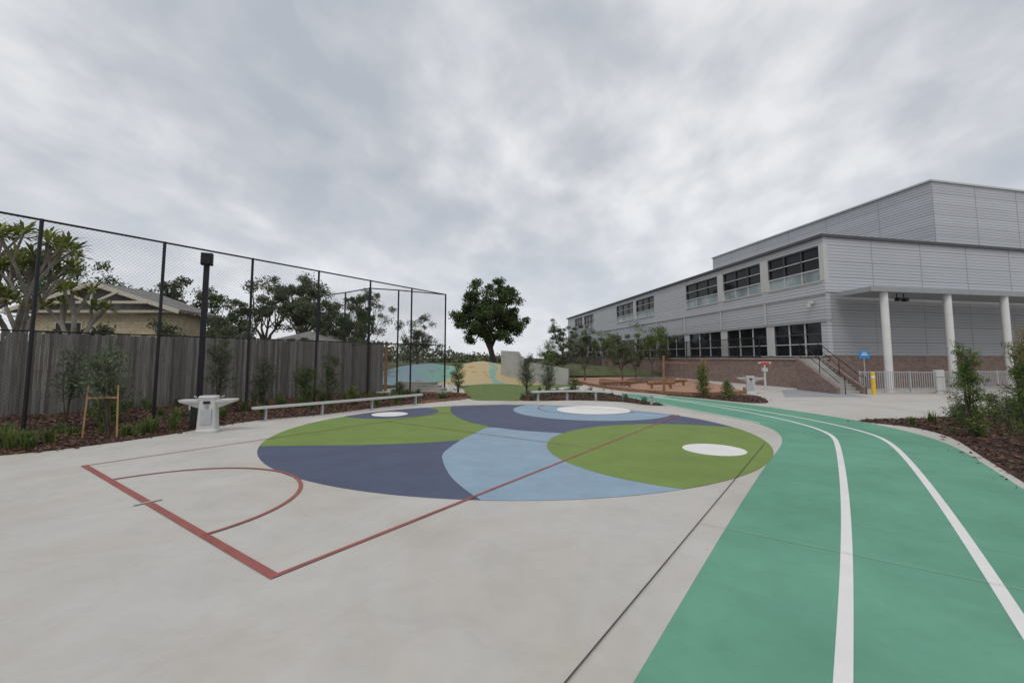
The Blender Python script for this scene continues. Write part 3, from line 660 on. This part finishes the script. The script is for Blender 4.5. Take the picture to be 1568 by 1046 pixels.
sapling('young_bottlebrush_tree',9.6,22.4,1.8,.45,'leaf_y',6,2400,.09,.05)
sapling('young_bottlebrush_tree',10.5,21.6,1.1,.4,'leaf_y',5,1300,.09,.05)
for x,y,h,rx in ((6.2,38,4.2,.9),(8.9,36,4.3,1.3),(13.2,42,6.1,1.8),(15.0,44,6.0,1.6),(8.2,48,6.2,1.5),(10.2,48,5.6,1.6),(7.4,57,5.8,1.7),(5.0,44,3.0,1.0),(11.4,41,3.6,1.1),(9.0,60,6,2),(4.0,50,3.4,1.3),(12,52,5.5,1.8),(6,66,5.5,2.2)):
    tree('young_gum_tree',(x,y),h,rx,h*.36,h*.6,.06,18,3600,.15,random.choice(['leaf_e','leaf_d','leaf_y','leaf_e']),clr=.34,lw=.35)
def tufts(name,L,mat='leaf_y',h=.45,n=70):
    V=[]
    for x,y in L:
        s=random.uniform(.6,1.2)
        for i in range(n):
            a=random.uniform(0,6.28); b=Vector((x+random.gauss(0,.05),y+random.gauss(0,.05),.01)); lean=random.uniform(.1,.9); hh=h*s*random.uniform(.6,1.1)
            o=Vector((math.cos(a),math.sin(a),0)); m=b+o*lean*hh*.35+Vector((0,0,hh*.65)); t=b+o*lean*hh+Vector((0,0,hh*(1-.35*lean))); w=o.cross(Vector((0,0,1)))*.009
            V+=[b-w,b+w,m+w*.8,m-w*.8, m-w*.8,m+w*.8,t+w*.1,t-w*.1]
    return quads(name,np.array([tuple(v) for v in V]),mat)
L1=[];
while len(L1)<95:
    x=random.uniform(-16,-3); y=random.uniform(8,24)
    if inside(beds[0],x,y) and inside(beds[0],x+.3,y-.3): L1.append((x,y))
tufts('lomandra_grass',L1+[(-10.95,10.2),(-11.8,10.4),(-9.7,12.1),(-9.3,12.3),(-12.6,9.6)],h=.5)
L2=[]
while len(L2)<55:
    x=random.uniform(8,22); y=random.uniform(6,17)
    if inside(beds[1],x,y) and inside(beds[1],x-.4,y+.3): L2.append((x,y))
tufts('lomandra_grass',L2,'leaf_y',.35,50)
L3=[]
while len(L3)<36:
    x=random.uniform(.3,6.2); y=random.uniform(19,27)
    if inside(beds[2],x,y): L3.append((x,y))
tufts('lomandra_grass',L3,'leaf_g',.4,40)

# ---------------------------------------------------------------- world
w=bpy.data.worlds.new('World'); scene.world=w; w.use_nodes=True; nt=w.node_tree; bg=nt.nodes['Background']
EL,AZ=math.radians(55),math.radians(200)
sky=N(nt,'ShaderNodeTexSky',sky_type='NISHITA'); sky.sun_disc=False; sky.sun_elevation=EL; sky.sun_rotation=AZ
tc=N(nt,'ShaderNodeTexCoord'); s=N(nt,'ShaderNodeSeparateXYZ'); nt.links.new(tc.outputs['Generated'],s.inputs[0])
zc=N(nt,'ShaderNodeMath',operation='MAXIMUM'); zc.inputs[1].default_value=0; nt.links.new(s.outputs[2],zc.inputs[0])
za=N(nt,'ShaderNodeMath',operation='ADD'); za.inputs[1].default_value=.32; nt.links.new(zc.outputs[0],za.inputs[0])
dx=N(nt,'ShaderNodeMath',operation='DIVIDE'); nt.links.new(s.outputs[0],dx.inputs[0]); nt.links.new(za.outputs[0],dx.inputs[1])
dy=N(nt,'ShaderNodeMath',operation='DIVIDE'); nt.links.new(s.outputs[1],dy.inputs[0]); nt.links.new(za.outputs[0],dy.inputs[1])
cx=N(nt,'ShaderNodeCombineXYZ'); nt.links.new(dx.outputs[0],cx.inputs[0]); nt.links.new(dy.outputs[0],cx.inputs[1])
mp=N(nt,'ShaderNodeMapping'); mp.inputs['Location'].default_value=(5.1,2.4,0); mp.inputs['Rotation'].default_value=(0,0,math.radians(-50)); mp.inputs['Scale'].default_value=(1.35,1.0,1); nt.links.new(cx.outputs[0],mp.inputs[0])
n1=noise(nt,1.0,3,.5,mp.outputs[0],.15); n2=noise(nt,4.2,5,.52,mp.outputs[0],.15)
add=N(nt,'ShaderNodeMath',operation='MULTIPLY_ADD'); add.inputs[1].default_value=.6; nt.links.new(n2.outputs[0],add.inputs[0]); nt.links.new(n1.outputs[0],add.inputs[2])
r=ramp(nt,add.outputs[0],[(.60,(.475,.51,.565)),(.74,(.575,.60,.645)),(.86,(.71,.725,.755)),(.98,(.86,.87,.89))])
hz=ramp(nt,s.outputs[2],[(0.0,(1,1,1)),(.36,(0,0,0))])
mx=N(nt,'ShaderNodeMix',data_type='RGBA'); 
hf=N(nt,'ShaderNodeMath',operation='MULTIPLY'); hf.inputs[1].default_value=.7; nt.links.new(hz.outputs[0],hf.inputs[0]); nt.links.new(hf.outputs[0],mx.inputs[0])
nt.links.new(r.outputs[0],mx.inputs[6]); mx.inputs[7].default_value=(.78,.81,.86,1)
sc=N(nt,'ShaderNodeMix',data_type='RGBA',blend_type='MULTIPLY'); sc.inputs[0].default_value=1; nt.links.new(sky.outputs[0],sc.inputs[6]); sc.inputs[7].default_value=(.1,.1,.1,1)
m2=N(nt,'ShaderNodeMix',data_type='RGBA'); m2.inputs[0].default_value=.94; nt.links.new(sc.outputs[2],m2.inputs[6]); nt.links.new(mx.outputs[2],m2.inputs[7])
nt.links.new(m2.outputs[2],bg.inputs[0]); bg.inputs[1].default_value=1.0
sun=bpy.data.lights.new('sun','SUN'); sun.energy=1.2; sun.angle=math.radians(25); sun.color=(1,.965,.92)
so=bpy.data.objects.new('sun',sun); link(so); so.rotation_euler=(math.radians(90)-EL,0,math.radians(180)-AZ)
# camera
cam=bpy.data.cameras.new('camera'); co=bpy.data.objects.new('camera',cam); link(co); co.location=(0,0,2.0)
co.rotation_euler=(math.radians(90)+math.atan(.082),0,0); cam.sensor_width=36; cam.lens=675/1568*36; cam.shift_y=-31/1568
cam.clip_start=.05; cam.clip_end=2000; scene.camera=co
scene.view_settings.view_transform='Standard'; scene.view_settings.look='None'; scene.view_settings.exposure=0
